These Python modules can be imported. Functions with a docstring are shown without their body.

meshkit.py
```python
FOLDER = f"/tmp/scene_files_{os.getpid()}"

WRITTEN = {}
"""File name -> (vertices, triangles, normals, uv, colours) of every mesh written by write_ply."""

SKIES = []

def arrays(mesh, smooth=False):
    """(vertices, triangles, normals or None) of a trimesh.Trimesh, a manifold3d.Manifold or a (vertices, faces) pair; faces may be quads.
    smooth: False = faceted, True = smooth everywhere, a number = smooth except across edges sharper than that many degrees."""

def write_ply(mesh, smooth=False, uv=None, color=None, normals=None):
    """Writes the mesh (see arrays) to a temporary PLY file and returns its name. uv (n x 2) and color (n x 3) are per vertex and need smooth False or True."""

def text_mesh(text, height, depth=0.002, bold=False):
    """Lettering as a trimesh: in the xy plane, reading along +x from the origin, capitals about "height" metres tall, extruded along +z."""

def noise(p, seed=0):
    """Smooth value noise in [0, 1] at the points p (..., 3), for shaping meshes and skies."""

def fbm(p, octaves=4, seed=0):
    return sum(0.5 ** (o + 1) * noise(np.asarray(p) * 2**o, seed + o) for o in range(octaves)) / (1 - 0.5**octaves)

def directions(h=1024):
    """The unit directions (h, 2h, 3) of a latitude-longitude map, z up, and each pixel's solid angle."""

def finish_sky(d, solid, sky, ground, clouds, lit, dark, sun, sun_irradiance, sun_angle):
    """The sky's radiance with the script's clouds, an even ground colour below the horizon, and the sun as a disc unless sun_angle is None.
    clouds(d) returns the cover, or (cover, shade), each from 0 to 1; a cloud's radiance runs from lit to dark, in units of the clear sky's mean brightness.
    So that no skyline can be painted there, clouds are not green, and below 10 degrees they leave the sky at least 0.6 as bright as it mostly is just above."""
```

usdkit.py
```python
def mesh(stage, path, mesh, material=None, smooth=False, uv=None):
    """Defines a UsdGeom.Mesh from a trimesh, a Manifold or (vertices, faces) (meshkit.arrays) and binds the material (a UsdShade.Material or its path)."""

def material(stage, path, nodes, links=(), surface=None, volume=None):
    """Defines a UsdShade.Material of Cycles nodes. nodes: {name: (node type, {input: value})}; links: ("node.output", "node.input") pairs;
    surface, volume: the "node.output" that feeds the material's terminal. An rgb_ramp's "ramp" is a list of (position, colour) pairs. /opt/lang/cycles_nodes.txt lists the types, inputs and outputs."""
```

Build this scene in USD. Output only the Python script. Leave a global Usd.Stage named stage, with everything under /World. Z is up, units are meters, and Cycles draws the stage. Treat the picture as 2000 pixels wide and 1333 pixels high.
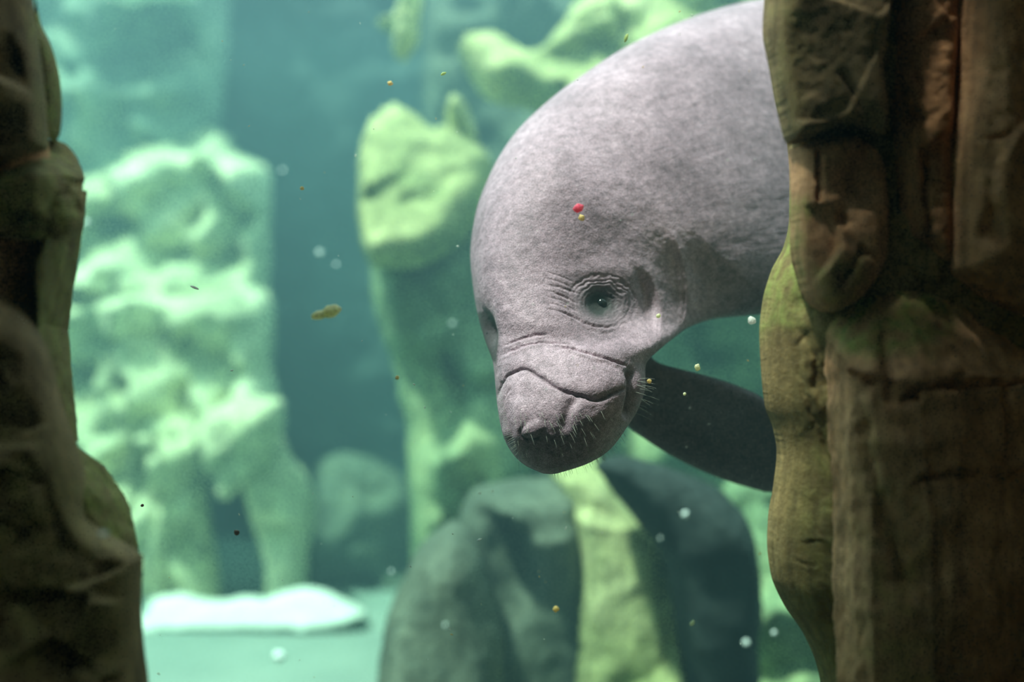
import math
import numpy as np
import trimesh
import shapely
from scipy.spatial import Delaunay, cKDTree
from scipy.interpolate import CubicSpline, PchipInterpolator
from pxr import Usd, UsdGeom, UsdLux, UsdShade, Gf, Sdf, Vt
import usdkit
import meshkit

stage = Usd.Stage.CreateInMemory()
UsdGeom.SetStageUpAxis(stage, UsdGeom.Tokens.z)
UsdGeom.SetStageMetersPerUnit(stage, 1.0)
UsdGeom.Xform.Define(stage, '/World')
UsdGeom.Scope.Define(stage, '/World/Looks')

# ------------------------------------------------------------------ camera, sky, sun, exposure
FOCAL, APERTURE, EYE = 50.0, 36.0, 1.6
FPX = FOCAL / APERTURE * 2000.0
cam = UsdGeom.Camera.Define(stage, '/World/camera')
cam.CreateFocalLengthAttr(FOCAL)
cam.CreateHorizontalApertureAttr(APERTURE)
cam.CreateVerticalApertureAttr(APERTURE * 1333 / 2000)
cam.CreateFStopAttr(1.12)
cam.CreateFocusDistanceAttr(2.57)
cam.CreateClippingRangeAttr(Gf.Vec2f(0.05, 200))
cam.CreateExposureAttr(1.5)
cx = UsdGeom.Xformable(cam)
cx.AddTranslateOp().Set(Gf.Vec3d(0, 0, EYE))
cx.AddRotateXOp().Set(90.0)

sky = UsdLux.DomeLight.Define(stage, '/World/sky_light')
sky.CreateColorAttr(Gf.Vec3f(0.86, 0.95, 1.0))
sky.CreateIntensityAttr(0.27)
sun = UsdLux.DistantLight.Define(stage, '/World/sun_light')
sun.CreateColorAttr(Gf.Vec3f(1.0, 0.94, 0.87))
sun.CreateIntensityAttr(210.0)
sun.CreateAngleAttr(4.0)
SUN_FROM = np.array([-0.36, -0.20, 1.0])          # towards the sun


def aim(prim, frm):
    z = np.asarray(frm, float) / np.linalg.norm(frm)
    x = np.cross([0, 1, 0], z); x /= np.linalg.norm(x)
    y = np.cross(z, x)
    m = Gf.Matrix4d(*x, 0, *y, 0, *z, 0, 0, 0, 0, 1)
    UsdGeom.Xformable(prim).AddTransformOp().Set(m)


aim(sun, SUN_FROM)

# water: scattering and absorption per metre (red goes first)
WATER_SCATTER = (0.023, 0.043, 0.050)
WATER_ABSORB = (0.11, 0.020, 0.043)

# ------------------------------------------------------------------ helpers
rng = np.random.default_rng(7)
LOOK = {}


def look(name, nodes, links, surface='p.BSDF', volume=None):
    LOOK[name] = usdkit.material(stage, '/World/Looks/' + name, nodes, links, surface=surface, volume=volume)
    return LOOK[name]


used = {}


def path_for(name, parent=None):
    base = ('/World' if parent is None else str(parent.GetPath())) + '/' + name
    n = used.get(base, 0)
    used[base] = n + 1
    return base if n == 0 else f'{base}_{n:03d}'


def tag(p, label=None, category=None, group=None, kind=None):
    p = p.GetPrim() if hasattr(p, 'GetPrim') else p
    for k, v in (('label', label), ('category', category), ('group', group), ('kind', kind)):
        if v:
            p.SetCustomDataByKey(k, v)
    return p


def thing(name, label, category, group=None, loc=(0, 0, 0)):
    x = UsdGeom.Xform.Define(stage, path_for(name))
    x.AddTranslateOp().Set(Gf.Vec3d(*map(float, loc)))
    return tag(x, label, category, group)


def obj(name, mesh, material, parent=None, smooth=True, moss=None, origin=None):
    """One Mesh prim. Vertices are world coordinates; under a thing they are taken relative to its origin."""
    if isinstance(mesh, trimesh.Trimesh):
        mesh = (np.array(mesh.vertices), np.array(mesh.faces))
    v = np.asarray(mesh[0], float)
    if parent is not None:
        o = UsdGeom.Xformable(parent).GetLocalTransformation().ExtractTranslation()
        v = v - np.array(o)
    elif origin is not None:
        v = v - np.asarray(origin, float)
    m = usdkit.mesh(stage, path_for(name, parent), (v, mesh[1]), LOOK[material], smooth=smooth)
    if parent is None and origin is not None:
        UsdGeom.Xformable(m).AddTranslateOp().Set(Gf.Vec3d(*map(float, origin)))
    if moss is not None:
        UsdGeom.PrimvarsAPI(m).CreatePrimvar('moss', Sdf.ValueTypeNames.FloatArray, 'vertex').Set(Vt.FloatArray.FromNumpy(np.asarray(moss, np.float32)))
    return m.GetPrim()


def struct(name, mesh, material, kind='structure', label=None, smooth=False):
    return tag(obj(name, mesh, material, smooth=smooth), label, kind=kind)


def box(x0, x1, y0, y1, z0, z1):
    b = trimesh.creation.box([x1 - x0, y1 - y0, z1 - z0])
    b.apply_translation([(x0 + x1) / 2, (y0 + y1) / 2, (z0 + z1) / 2])
    return b


def at(px, py, Y):
    """The point at depth Y that is seen at a pixel of the 2000 x 1333 frame."""
    px, py, Y = np.broadcast_arrays(np.asarray(px, float), np.asarray(py, float), np.asarray(Y, float))
    return np.stack([(px - 1000) / FPX * Y, Y, EYE - (py - 666.5) / FPX * Y], -1)


def seen(p):
    return np.stack([1000 + p[..., 0] / p[..., 1] * FPX, 666.5 - (p[..., 2] - EYE) / p[..., 1] * FPX], -1)


def smoothstep(a, b, x):
    t = np.clip((x - a) / (b - a), 0, 1)
    return t * t * (3 - 2 * t)


def curve(points, n=80):
    """A smooth open line through the points."""
    p = np.asarray(points, float)
    s = np.r_[0, np.cumsum(np.linalg.norm(np.diff(p, axis=0), axis=1))]
    q = np.linspace(0, s[-1], n)
    return np.stack([PchipInterpolator(s, p[:, k])(q) for k in range(p.shape[1])], 1)


def to_line(q, line, reach=1e6):
    """Distance of the points q (n, 2) to a polyline and the place along it (0 to 1)."""
    t = np.linspace(0, 1, 40 * len(line))
    i = np.linspace(0, 1, len(line))
    dense = np.stack([np.interp(t, i, line[:, k]) for k in (0, 1)], 1)
    d, at_t, near = np.full(len(q), 1e6), np.zeros(len(q)), np.zeros((len(q), 2))
    k = np.nonzero(((q > dense.min(0) - reach) & (q < dense.max(0) + reach)).all(1))[0]
    if len(k):
        dk, j = cKDTree(dense).query(q[k], distance_upper_bound=reach)
        ok = np.isfinite(dk)
        k, j = k[ok], j[ok]
        d[k], at_t[k], near[k] = dk[ok], t[j], dense[j]
    return d, at_t, near


def chunks(q, spacing, seed, offset, tilt, sharp=3.0):
    """Broken-rock relief over the plane points q (n, 2): tilted facets around scattered centres."""
    r = np.random.default_rng(seed)
    lo, hi = q.min(0) - spacing, q.max(0) + spacing
    n = np.ceil((hi - lo) / spacing).astype(int) + 1
    g = np.stack(np.meshgrid(np.arange(n[0]), np.arange(n[1]), indexing='ij'), -1).reshape(-1, 2)
    c = lo + (g + r.uniform(0.0, 1.0, g.shape)) * spacing
    o, t = r.uniform(-1, 1, len(c)) * offset, r.normal(0, 1, (len(c), 2)) * tilt
    d, j = cKDTree(c).query(q, k=min(4, len(c)))
    w = np.exp(-sharp * (d / spacing) ** 2 * 4) + 1e-9
    w = w ** 2
    w /= w.sum(1, keepdims=True)
    h = o[j] + ((q[:, None] - c[j]) * t[j]).sum(-1)
    return (w * h).sum(1)


def slab(outline, Y, front, back, radius, res, coarse=None, grad=(0, 0), noises=(), chunk=None, relief=None, seed=0, power=2.0, rough_edge=0.0, smooth_line=True, sharp=3.0):
    """A solid stone: OUTLINE (pixels at depth Y) is its silhouette; it bulges by FRONT metres towards the viewer and BACK metres away, rounded over RADIUS pixels."""
    r = np.random.default_rng(seed)
    poly = np.asarray(outline, float)
    if smooth_line:
        ring = np.vstack([poly, poly[:1]])
        s = np.r_[0, np.cumsum(np.linalg.norm(np.diff(ring, axis=0), axis=1))]
        ends = [PchipInterpolator(s, ring[:, k]) for k in (0, 1)]
        q = np.linspace(0, s[-1], max(60, int(s[-1] / res)), endpoint=False)
        poly = np.stack([e(q) for e in ends], 1)
    if rough_edge:
        poly = poly + (np.stack([meshkit.fbm(np.c_[poly / 60.0, np.full(len(poly), seed + 9.0 * k)], 4, seed + k) for k in (0, 1)], 1) - 0.5) * 2 * rough_edge
    shape = shapely.Polygon(poly).buffer(0)
    if shape.geom_type != 'Polygon':
        shape = max(shape.geoms, key=lambda g: g.area)
    edge = shape.exterior

    def along(step, ext):
        n = max(12, int(ext.length / step))
        return shapely.get_coordinates(shapely.line_interpolate_point(ext, np.linspace(0, ext.length, n, endpoint=False)))

    rim = along(res, edge)
    shapely.prepare(shape)
    tree = cKDTree(along(res / 3, edge))
    x0, y0, x1, y1 = shape.bounds

    def grid(step, inside):
        gx, gy = np.meshgrid(np.arange(x0, x1, step), np.arange(y0, y1, step * 0.87), indexing='ij')
        gx = gx + (np.arange(gx.shape[1]) % 2)[None, :] * step / 2
        g = np.stack([gx, gy], -1).reshape(-1, 2) + r.uniform(-0.18, 0.18, (gx.size, 2)) * step
        near = (g[:, 0] > -60) & (g[:, 0] < 2060) & (g[:, 1] > -60) & (g[:, 1] < 1393)
        return g[near] if inside else g[~near]

    coarse = coarse or res * 4
    g = np.vstack([grid(res, True), grid(coarse, False)])
    g = g[shapely.contains_xy(shape, g[:, 0], g[:, 1])]
    d, _ = tree.query(g)
    g, d = g[d > 0.6 * res], d[d > 0.6 * res]
    pts, dist = np.vstack([rim, g]), np.r_[np.zeros(len(rim)), d]
    tri = Delaunay(pts).simplices
    c = pts[tri].mean(1)
    tri = tri[shapely.contains_xy(shape, c[:, 0], c[:, 1])]
    a, b, e = pts[tri[:, 0]], pts[tri[:, 1]], pts[tri[:, 2]]
    flip = (b[:, 0] - a[:, 0]) * (e[:, 1] - a[:, 1]) - (b[:, 1] - a[:, 1]) * (e[:, 0] - a[:, 0]) > 0
    tri[flip] = tri[flip][:, ::-1]
    base = at(pts[:, 0], pts[:, 1], Y)
    mid = base.mean(0)
    shift = grad[0] * (base[:, 0] - mid[0]) + grad[1] * (base[:, 2] - mid[2])
    t = np.clip(dist / radius, 0, 1)
    prof = (1 - (1 - t) ** power) ** (1 / power)
    h = front * prof
    plane = base[:, [0, 2]]
    soft = smoothstep(0, 0.6, t)
    for scale, amp, octaves in noises:
        h = h + soft * amp * 2 * (meshkit.fbm(np.c_[base[:, 0], h * 0.5 + shift, base[:, 2]] / scale, octaves, seed + 11) - 0.5)
    if chunk:
        for k, (spacing, offset, tilt) in enumerate(chunk):
            h = h + soft * chunks(plane, spacing, seed + 31 + k, offset, tilt, sharp)
    F = base.copy()
    F[:, 1] += shift - h
    moss = None
    if relief:
        dh, moss = relief(seen(F), F)
        F[:, 1] -= dh * soft
    hb = back * prof * (1 + 0.3 * (meshkit.fbm(base / 0.4, 3, seed + 5) - 0.5))
    wide = np.where(hb + shift > 0, (Y + shift + hb) / Y, 1.0)      # widens with depth, so that the back stays inside the outline
    B = np.stack([base[:, 0] * wide, Y + shift + hb, EYE + (base[:, 2] - EYE) * wide], 1)
    n, k = len(pts), len(rim)
    remap = np.arange(n) + n
    remap[:k] = np.arange(k)
    used_b = np.unique(remap[tri])
    v = np.vstack([F, B])
    f = np.vstack([tri, remap[tri][:, ::-1]])
    keep = np.unique(f)
    new = np.zeros(len(v), int)
    new[keep] = np.arange(len(keep))
    mv = None if moss is None else np.r_[moss, moss][keep]
    return (v[keep], new[f]), mv


# ------------------------------------------------------------------ materials
def rock_look(name, dark, mid, light, moss, scale=1.0, bump=0.02, moss_gain=1.0, rough=0.85, spots=0.5, spec=0.2):
    look(name, {
        'tc': ('geometry', {}),
        'n1': ('noise_texture', {'scale': 2.6 * scale, 'detail': 8.0, 'roughness': 0.62}),
        'n2': ('noise_texture', {'scale': 17.0 * scale, 'detail': 6.0, 'roughness': 0.65}),
        'n3': ('noise_texture', {'scale': 70.0 * scale, 'detail': 5.0, 'roughness': 0.7}),
        'st': ('mapping', {'scale': (34.0 * scale, 34.0 * scale, 4.0 * scale)}),
        'n4': ('noise_texture', {'scale': 1.0, 'detail': 6.0, 'roughness': 0.6}),
        'r1': ('rgb_ramp', {'ramp': [(0.28, dark), (0.5, mid), (0.72, light)]}),
        'm2': ('map_range', {'from_min': 0.3, 'from_max': 0.7, 'to_min': 1 - spots, 'to_max': 1 + spots * 0.7, 'clamp': True}),
        'm4': ('map_range', {'from_min': 0.32, 'from_max': 0.68, 'to_min': 0.72, 'to_max': 1.25, 'clamp': True}),
        'mul': ('math', {'math_type': 'multiply'}),
        'c2': ('mix', {'mix_type': 'multiply', 'fac': 1.0}),
        'cc': ('combine_color', {}),
        'at': ('attribute', {'attribute': 'moss'}),
        'mm': ('map_range', {'from_min': 0.34, 'from_max': 0.62, 'to_min': 0.1, 'to_max': 1.0, 'clamp': True}),
        'mg': ('math', {'math_type': 'multiply', 'use_clamp': True}),
        'mg2': ('math', {'math_type': 'multiply', 'use_clamp': True, 'value2': moss_gain}),
        'mx': ('mix', {'color2': moss}),
        'ad': ('math', {'math_type': 'multiply_add', 'value2': 0.45}),
        'b': ('bump', {'strength': 1.0, 'distance': bump}),
        'p': ('principled_bsdf', {'roughness': rough, 'specular_ior_level': spec}),
    }, [('tc.position', 'n1.vector'), ('tc.position', 'n2.vector'), ('tc.position', 'n3.vector'), ('tc.position', 'st.vector'), ('st.vector', 'n4.vector'),
        ('n1.fac', 'r1.fac'), ('n2.fac', 'm2.value'), ('n4.fac', 'm4.value'), ('m2.result', 'mul.value1'), ('m4.result', 'mul.value2'),
        ('mul.value', 'cc.r'), ('mul.value', 'cc.g'), ('mul.value', 'cc.b'),
        ('r1.color', 'mx.color1'), ('n2.fac', 'mm.value'), ('at.fac', 'mg.value1'), ('mm.result', 'mg.value2'), ('mg.value', 'mg2.value1'), ('mg2.value', 'mx.fac'),
        ('mx.color', 'c2.color1'), ('cc.color', 'c2.color2'), ('c2.color', 'p.base_color'),
        ('n3.fac', 'ad.value1'), ('n2.fac', 'ad.value3'), ('ad.value', 'b.height'), ('b.normal', 'p.normal')])


rock_look('brown_rock', (0.397, 0.206, 0.105), (0.567, 0.296, 0.155), (0.822, 0.467, 0.269), (0.20, 0.215, 0.06), scale=1.6, bump=0.004, spots=0.32)
rock_look('red_rock', (0.312, 0.151, 0.070), (0.416, 0.198, 0.094), (0.541, 0.291, 0.162), (0.20, 0.215, 0.06), scale=1.6, bump=0.004, spots=0.32)
rock_look('green_rock', (0.192, 0.130, 0.055), (0.264, 0.180, 0.079), (0.391, 0.283, 0.138), (0.20, 0.215, 0.06), scale=1.6, bump=0.004, spots=0.32)
rock_look('dark_rock', (0.197, 0.129, 0.069), (0.271, 0.178, 0.093), (0.419, 0.284, 0.161), (0.20, 0.215, 0.06), scale=1.6, bump=0.004, spots=0.32)
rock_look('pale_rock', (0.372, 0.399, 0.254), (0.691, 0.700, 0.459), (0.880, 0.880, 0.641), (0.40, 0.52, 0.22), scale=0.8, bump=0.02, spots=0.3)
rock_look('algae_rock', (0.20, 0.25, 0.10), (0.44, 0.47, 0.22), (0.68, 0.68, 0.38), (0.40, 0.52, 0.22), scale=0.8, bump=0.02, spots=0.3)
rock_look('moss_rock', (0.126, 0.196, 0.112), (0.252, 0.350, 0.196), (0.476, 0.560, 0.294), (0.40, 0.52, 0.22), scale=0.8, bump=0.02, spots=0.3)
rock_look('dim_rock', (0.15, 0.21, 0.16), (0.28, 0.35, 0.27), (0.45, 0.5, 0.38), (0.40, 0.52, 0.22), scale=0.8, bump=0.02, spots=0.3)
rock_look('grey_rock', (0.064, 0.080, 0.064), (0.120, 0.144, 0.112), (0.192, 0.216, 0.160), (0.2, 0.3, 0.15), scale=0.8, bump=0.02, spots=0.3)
rock_look('shade_dark_rock', (0.02, 0.03, 0.03), (0.035, 0.045, 0.045), (0.05, 0.065, 0.06), (0.05, 0.08, 0.05), scale=0.8, bump=0.02, spots=0.3)  # near-black base colour gives the shade of the gap wall and low boulder

look('sand', {
    'tc': ('geometry', {}),
    'n1': ('noise_texture', {'scale': 1.4, 'detail': 6.0}),
    'n2': ('noise_texture', {'scale': 60.0, 'detail': 4.0}),
    'r': ('rgb_ramp', {'ramp': [(0.3, (0.22, 0.27, 0.255)), (0.7, (0.33, 0.38, 0.35))]}),
    'b': ('bump', {'distance': 0.01, 'strength': 0.8}),
    'p': ('principled_bsdf', {'roughness': 0.9, 'specular_ior_level': 0.1}),
}, [('tc.position', 'n1.vector'), ('tc.position', 'n2.vector'), ('n1.fac', 'r.fac'), ('r.color', 'p.base_color'), ('n2.fac', 'b.height'), ('b.normal', 'p.normal')])
look('light_strip_white', {  # white that paints a sun patch and the bright waterline
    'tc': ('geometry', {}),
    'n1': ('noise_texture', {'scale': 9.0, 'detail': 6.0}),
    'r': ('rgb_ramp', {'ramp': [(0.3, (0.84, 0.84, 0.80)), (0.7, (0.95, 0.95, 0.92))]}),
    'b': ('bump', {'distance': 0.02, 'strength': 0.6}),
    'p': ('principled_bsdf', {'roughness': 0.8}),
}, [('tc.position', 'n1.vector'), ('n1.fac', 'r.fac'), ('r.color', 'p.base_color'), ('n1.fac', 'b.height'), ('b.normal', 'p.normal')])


def plain(name, color, rough=0.6, spec=0.5, vary=0.12, scale=20.0, **kw):
    c = np.array(color)
    look(name, {
        'tc': ('geometry', {}),
        'n': ('noise_texture', {'scale': scale, 'detail': 4.0}),
        'r': ('rgb_ramp', {'ramp': [(0.3, tuple(c * (1 - vary))), (0.7, tuple(np.minimum(c * (1 + vary), 1)))]}),
        'p': ('principled_bsdf', {'roughness': rough, 'specular_ior_level': spec, **kw}),
    }, [('tc.position', 'n.vector'), ('n.fac', 'r.fac'), ('r.color', 'p.base_color')])


plain('gallery_paint', (0.42, 0.32, 0.24), 0.8, 0.2)
plain('gallery_floor', (0.10, 0.09, 0.08), 0.7, 0.2)
plain('tank_wall', (0.10, 0.14, 0.13), 0.9, 0.1, scale=2.0)
plain('eyeball', (0.012, 0.016, 0.016), 0.12, 0.5)
plain('whisker', (0.34, 0.34, 0.3), 0.5, 0.4)
def fleck_look(name, color):
    look(name, {
        'tc': ('geometry', {}), 'n': ('noise_texture', {'scale': 200.0, 'detail': 3.0}),
        'r': ('rgb_ramp', {'ramp': [(0.3, tuple(0.75 * np.array(color))), (0.7, tuple(np.minimum(1.15 * np.array(color), 1)))]}),
        'd': ('principled_bsdf', {'roughness': 0.6, 'specular_ior_level': 0.3, 'subsurface_weight': 0.35, 'subsurface_scale': 0.006, 'subsurface_radius': (1.0, 0.9, 0.7)}), 't': ('translucent_bsdf', {}), 'm': ('mix_closure', {'fac': 0.45}),
    }, [('tc.position', 'n.vector'), ('n.fac', 'r.fac'), ('r.color', 'd.base_color'), ('r.color', 't.color'), ('d.BSDF', 'm.closure1'), ('t.BSDF', 'm.closure2')], surface='m.closure')


fleck_look('yellow_pellet', (0.95, 0.87, 0.52))
fleck_look('red_fleck', (0.92, 0.05, 0.15))
fleck_look('white_fleck', (0.85, 0.84, 0.80))
fleck_look('amber_fleck', (0.75, 0.50, 0.14))
fleck_look('green_fleck', (0.42, 0.55, 0.10))
plain('brown_fleck', (0.12, 0.06, 0.03), 0.6, 0.3)
fleck_look('pale_speck', (0.7, 0.74, 0.66))
look('air_bubble', {'p': ('principled_bsdf', {'base_color': (0.9, 0.95, 0.95), 'roughness': 0.25, 'specular_ior_level': 0.8})}, [])
look('acrylic', {
    'f': ('fresnel', {'IOR': 1.12}),
    't': ('transparent_bsdf', {'color': (0.985, 0.995, 0.99)}),
    'g': ('glossy_bsdf', {'roughness': 0.02, 'color': (0.9, 0.9, 0.9)}),
    'm': ('mix_closure', {}),
}, [('f.fac', 'm.fac'), ('t.BSDF', 'm.closure1'), ('g.BSDF', 'm.closure2')], surface='m.closure')
look('water', {'v': ('volume_coefficients', {'scatter_coeffs': WATER_SCATTER, 'absorption_coeffs': WATER_ABSORB, 'anisotropy': 0.25})}, [], surface=None, volume='v.volume')
look('skin', {
    'tc': ('geometry', {}),
    'n1': ('noise_texture', {'scale': 7.0, 'detail': 8.0, 'roughness': 0.6}),
    'n2': ('noise_texture', {'scale': 60.0, 'detail': 7.0, 'roughness': 0.72}),
    'n3': ('noise_texture', {'scale': 420.0, 'detail': 3.0, 'roughness': 0.7}),
    'v': ('voronoi_texture', {'scale': 300.0, 'feature': 'f1'}),
    'r1': ('rgb_ramp', {'ramp': [(0.30, (0.240, 0.162, 0.205)), (0.5, (0.345, 0.235, 0.295)), (0.70, (0.445, 0.31, 0.385))]}),
    'm2': ('map_range', {'from_min': 0.3, 'from_max': 0.7, 'to_min': 0.62, 'to_max': 1.34, 'clamp': True}),
    'm3': ('map_range', {'from_min': 0.35, 'from_max': 0.68, 'to_min': 0.62, 'to_max': 1.42, 'clamp': True}),
    'mul': ('math', {'math_type': 'multiply'}),
    'cc': ('combine_color', {}),
    'c2': ('mix', {'mix_type': 'multiply', 'fac': 1.0}),
    'sv': ('voronoi_texture', {'scale': 150.0, 'feature': 'f1'}),
    'sp': ('map_range', {'from_min': 0.10, 'from_max': 0.17, 'to_min': 0.8, 'to_max': 0.0, 'clamp': True}),
    'sm': ('map_range', {'from_min': 0.52, 'from_max': 0.62, 'to_min': 0.0, 'to_max': 1.0, 'clamp': True}),
    'sx': ('math', {'math_type': 'multiply'}),
    'ms': ('mix', {'color2': (0.72, 0.66, 0.64)}),
    'at': ('attribute', {'attribute': 'moss'}),  # on the hide this attribute carries painted shade, no moss
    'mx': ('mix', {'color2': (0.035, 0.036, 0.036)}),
    'sub': ('math', {'math_type': 'multiply_add', 'value2': -0.5}),
    'b': ('bump', {'distance': 0.0022, 'strength': 0.5}),
    'p': ('principled_bsdf', {'roughness': 0.55, 'specular_ior_level': 0.25}),
}, [('tc.position', 'n1.vector'), ('tc.position', 'n2.vector'), ('tc.position', 'n3.vector'), ('tc.position', 'v.vector'),
    ('n1.fac', 'r1.fac'), ('n2.fac', 'm2.value'), ('n3.fac', 'm3.value'), ('m2.result', 'mul.value1'), ('m3.result', 'mul.value2'),
    ('mul.value', 'cc.r'), ('mul.value', 'cc.g'), ('mul.value', 'cc.b'), ('r1.color', 'c2.color1'), ('cc.color', 'c2.color2'),
    ('tc.position', 'sv.vector'), ('sv.distance', 'sp.value'), ('n2.fac', 'sm.value'), ('sp.result', 'sx.value1'), ('sm.result', 'sx.value2'), ('sx.value', 'ms.fac'), ('c2.color', 'ms.color1'),
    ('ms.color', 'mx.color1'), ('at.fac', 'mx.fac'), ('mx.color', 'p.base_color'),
    ('v.distance', 'sub.value1'), ('n3.fac', 'sub.value3'), ('sub.value', 'b.height'), ('b.normal', 'p.normal')])

# ------------------------------------------------------------------ the setting: tank, viewing panel, water, dark gallery
TOP = 3.72
SAND = 0.25               # the sand bed's height at the back
PANE = 1.60
OVERHANG = 1.74          # edge of the unseen gallery roof, pushed out to shade the front rocks
struct('floor', box(-5, 5, -3, 11, -0.2, 0), 'gallery_floor')
struct('wall_left', box(-5.2, -5, -3, 11, -0.2, 4.2), 'tank_wall')
struct('wall_right', box(5, 5.2, -3, 11, -0.2, 4.2), 'tank_wall')
struct('wall_back', box(-5.2, 5.2, 11, 11.2, -0.2, 4.2), 'tank_wall')
struct('wall_front', box(-5.2, 5.2, -3.2, -3, -0.2, 4.2), 'gallery_paint')
struct('ceiling', box(-5.2, 5.2, -3.2, OVERHANG, 3.74, 4.2), 'gallery_paint')
struct('added_blocker_1', box(0.08, 5.2, OVERHANG, 2.70, 3.74, 4.2), 'gallery_paint')  # unseen slab added overhead to shade the right-hand rock
struct('added_blocker_2', box(1.08, 1.9, PANE + 0.1, 2.5, 0, 3.74), 'gallery_paint')  # unseen pier added to keep light off the right-hand rock
w1 = struct('window_1', box(-5, 5, PANE, PANE + 0.08, 0, 3.74), 'acrylic')
wt = tag(obj('water', box(-4.99, 4.99, PANE + 0.1, 10.99, 0.001, TOP), 'water', smooth=False), 'clear blue-green water filling the whole tank', 'water', kind='stuff')


def sand_mesh():
    x = np.linspace(-4.95, 4.95, 220)
    y = np.linspace(5.1, 10.95, 240)
    X, Yg = np.meshgrid(x, y, indexing='ij')
    z = smoothstep(4.9, 5.3, Yg) * (SAND - 0.02) + 0.02 + 0.03 * (meshkit.fbm(np.stack([X * 1.1, Yg * 1.6, 0 * X], -1), 4, 3) - 0.3) + 0.012 * np.sin(Yg * 9 + 2.0 * meshkit.noise(np.stack([X, Yg * 0.7, 0 * X], -1), 5))
    v = np.stack([X, Yg, z], -1).reshape(-1, 3)
    i = np.arange(219)[:, None] * 240 + np.arange(239)[None]
    f = np.stack([i, i + 240, i + 241, i + 1], -1).reshape(-1, 4)
    return v, np.vstack([f[:, [0, 1, 2]], f[:, [0, 2, 3]]])


tag(obj('sand', sand_mesh(), 'sand'), 'pale rippled sand spread over the back of the tank floor', 'sand', kind='stuff')

# ------------------------------------------------------------------ the manatee
# Sections from the snout to the tail: left and right silhouette pixel, depth of the section's middle, half depth towards the viewer, half depth away
SEC = [
    (1060, 925, 1092, 924, 2.660, 0.045, 0.03),
    (1027, 911, 1140, 910, 2.660, 0.095, 0.06),
    (996, 879, 1190, 880, 2.665, 0.135, 0.09),
    (980, 838, 1222, 838, 2.675, 0.165, 0.11),
    (972, 795, 1246, 800, 2.690, 0.178, 0.13),
    (968, 752, 1260, 756, 2.710, 0.180, 0.15),
    (964, 712, 1260, 716, 2.745, 0.186, 0.17),
    (949, 668, 1289, 682, 2.790, 0.196, 0.19),
    (935, 620, 1316, 660, 2.840, 0.208, 0.21),
    (925, 560, 1340, 642, 2.895, 0.222, 0.23),
    (920, 495, 1368, 630, 2.945, 0.238, 0.25),
    (929, 425, 1400, 622, 2.990, 0.256, 0.27),
    (956, 347, 1438, 618, 3.035, 0.276, 0.29),
    (1004, 267, 1480, 614, 3.085, 0.296, 0.31),
    (1078, 194, 1530, 606, 3.145, 0.312, 0.33),
    (1180, 119, 1590, 600, 3.220, 0.325, 0.34),
    (1300, 55, 1660, 595, 3.320, 0.335, 0.35),
    (1430, 12, 1740, 592, 3.440, 0.340, 0.35),
    (1570, -12, 1830, 590, 3.580, 0.340, 0.35),
    (1720, -10, 1930, 585, 3.720, 0.325, 0.33),
    (1880, 20, 2040, 575, 3.860, 0.290, 0.30),
    (2040, 80, 2150, 560, 3.990, 0.240, 0.25),
    (2190, 160, 2270, 540, 4.110, 0.180, 0.19),
    (2330, 235, 2390, 520, 4.220, 0.120, 0.13),
    (2450, 260, 2500, 530, 4.320, 0.075, 0.08),
    (2590, 230, 2640, 580, 4.430, 0.045, 0.05),
    (2740, 230, 2780, 600, 4.540, 0.030, 0.03),
    (2860, 300, 2880, 550, 4.630, 0.018, 0.02),
]


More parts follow.
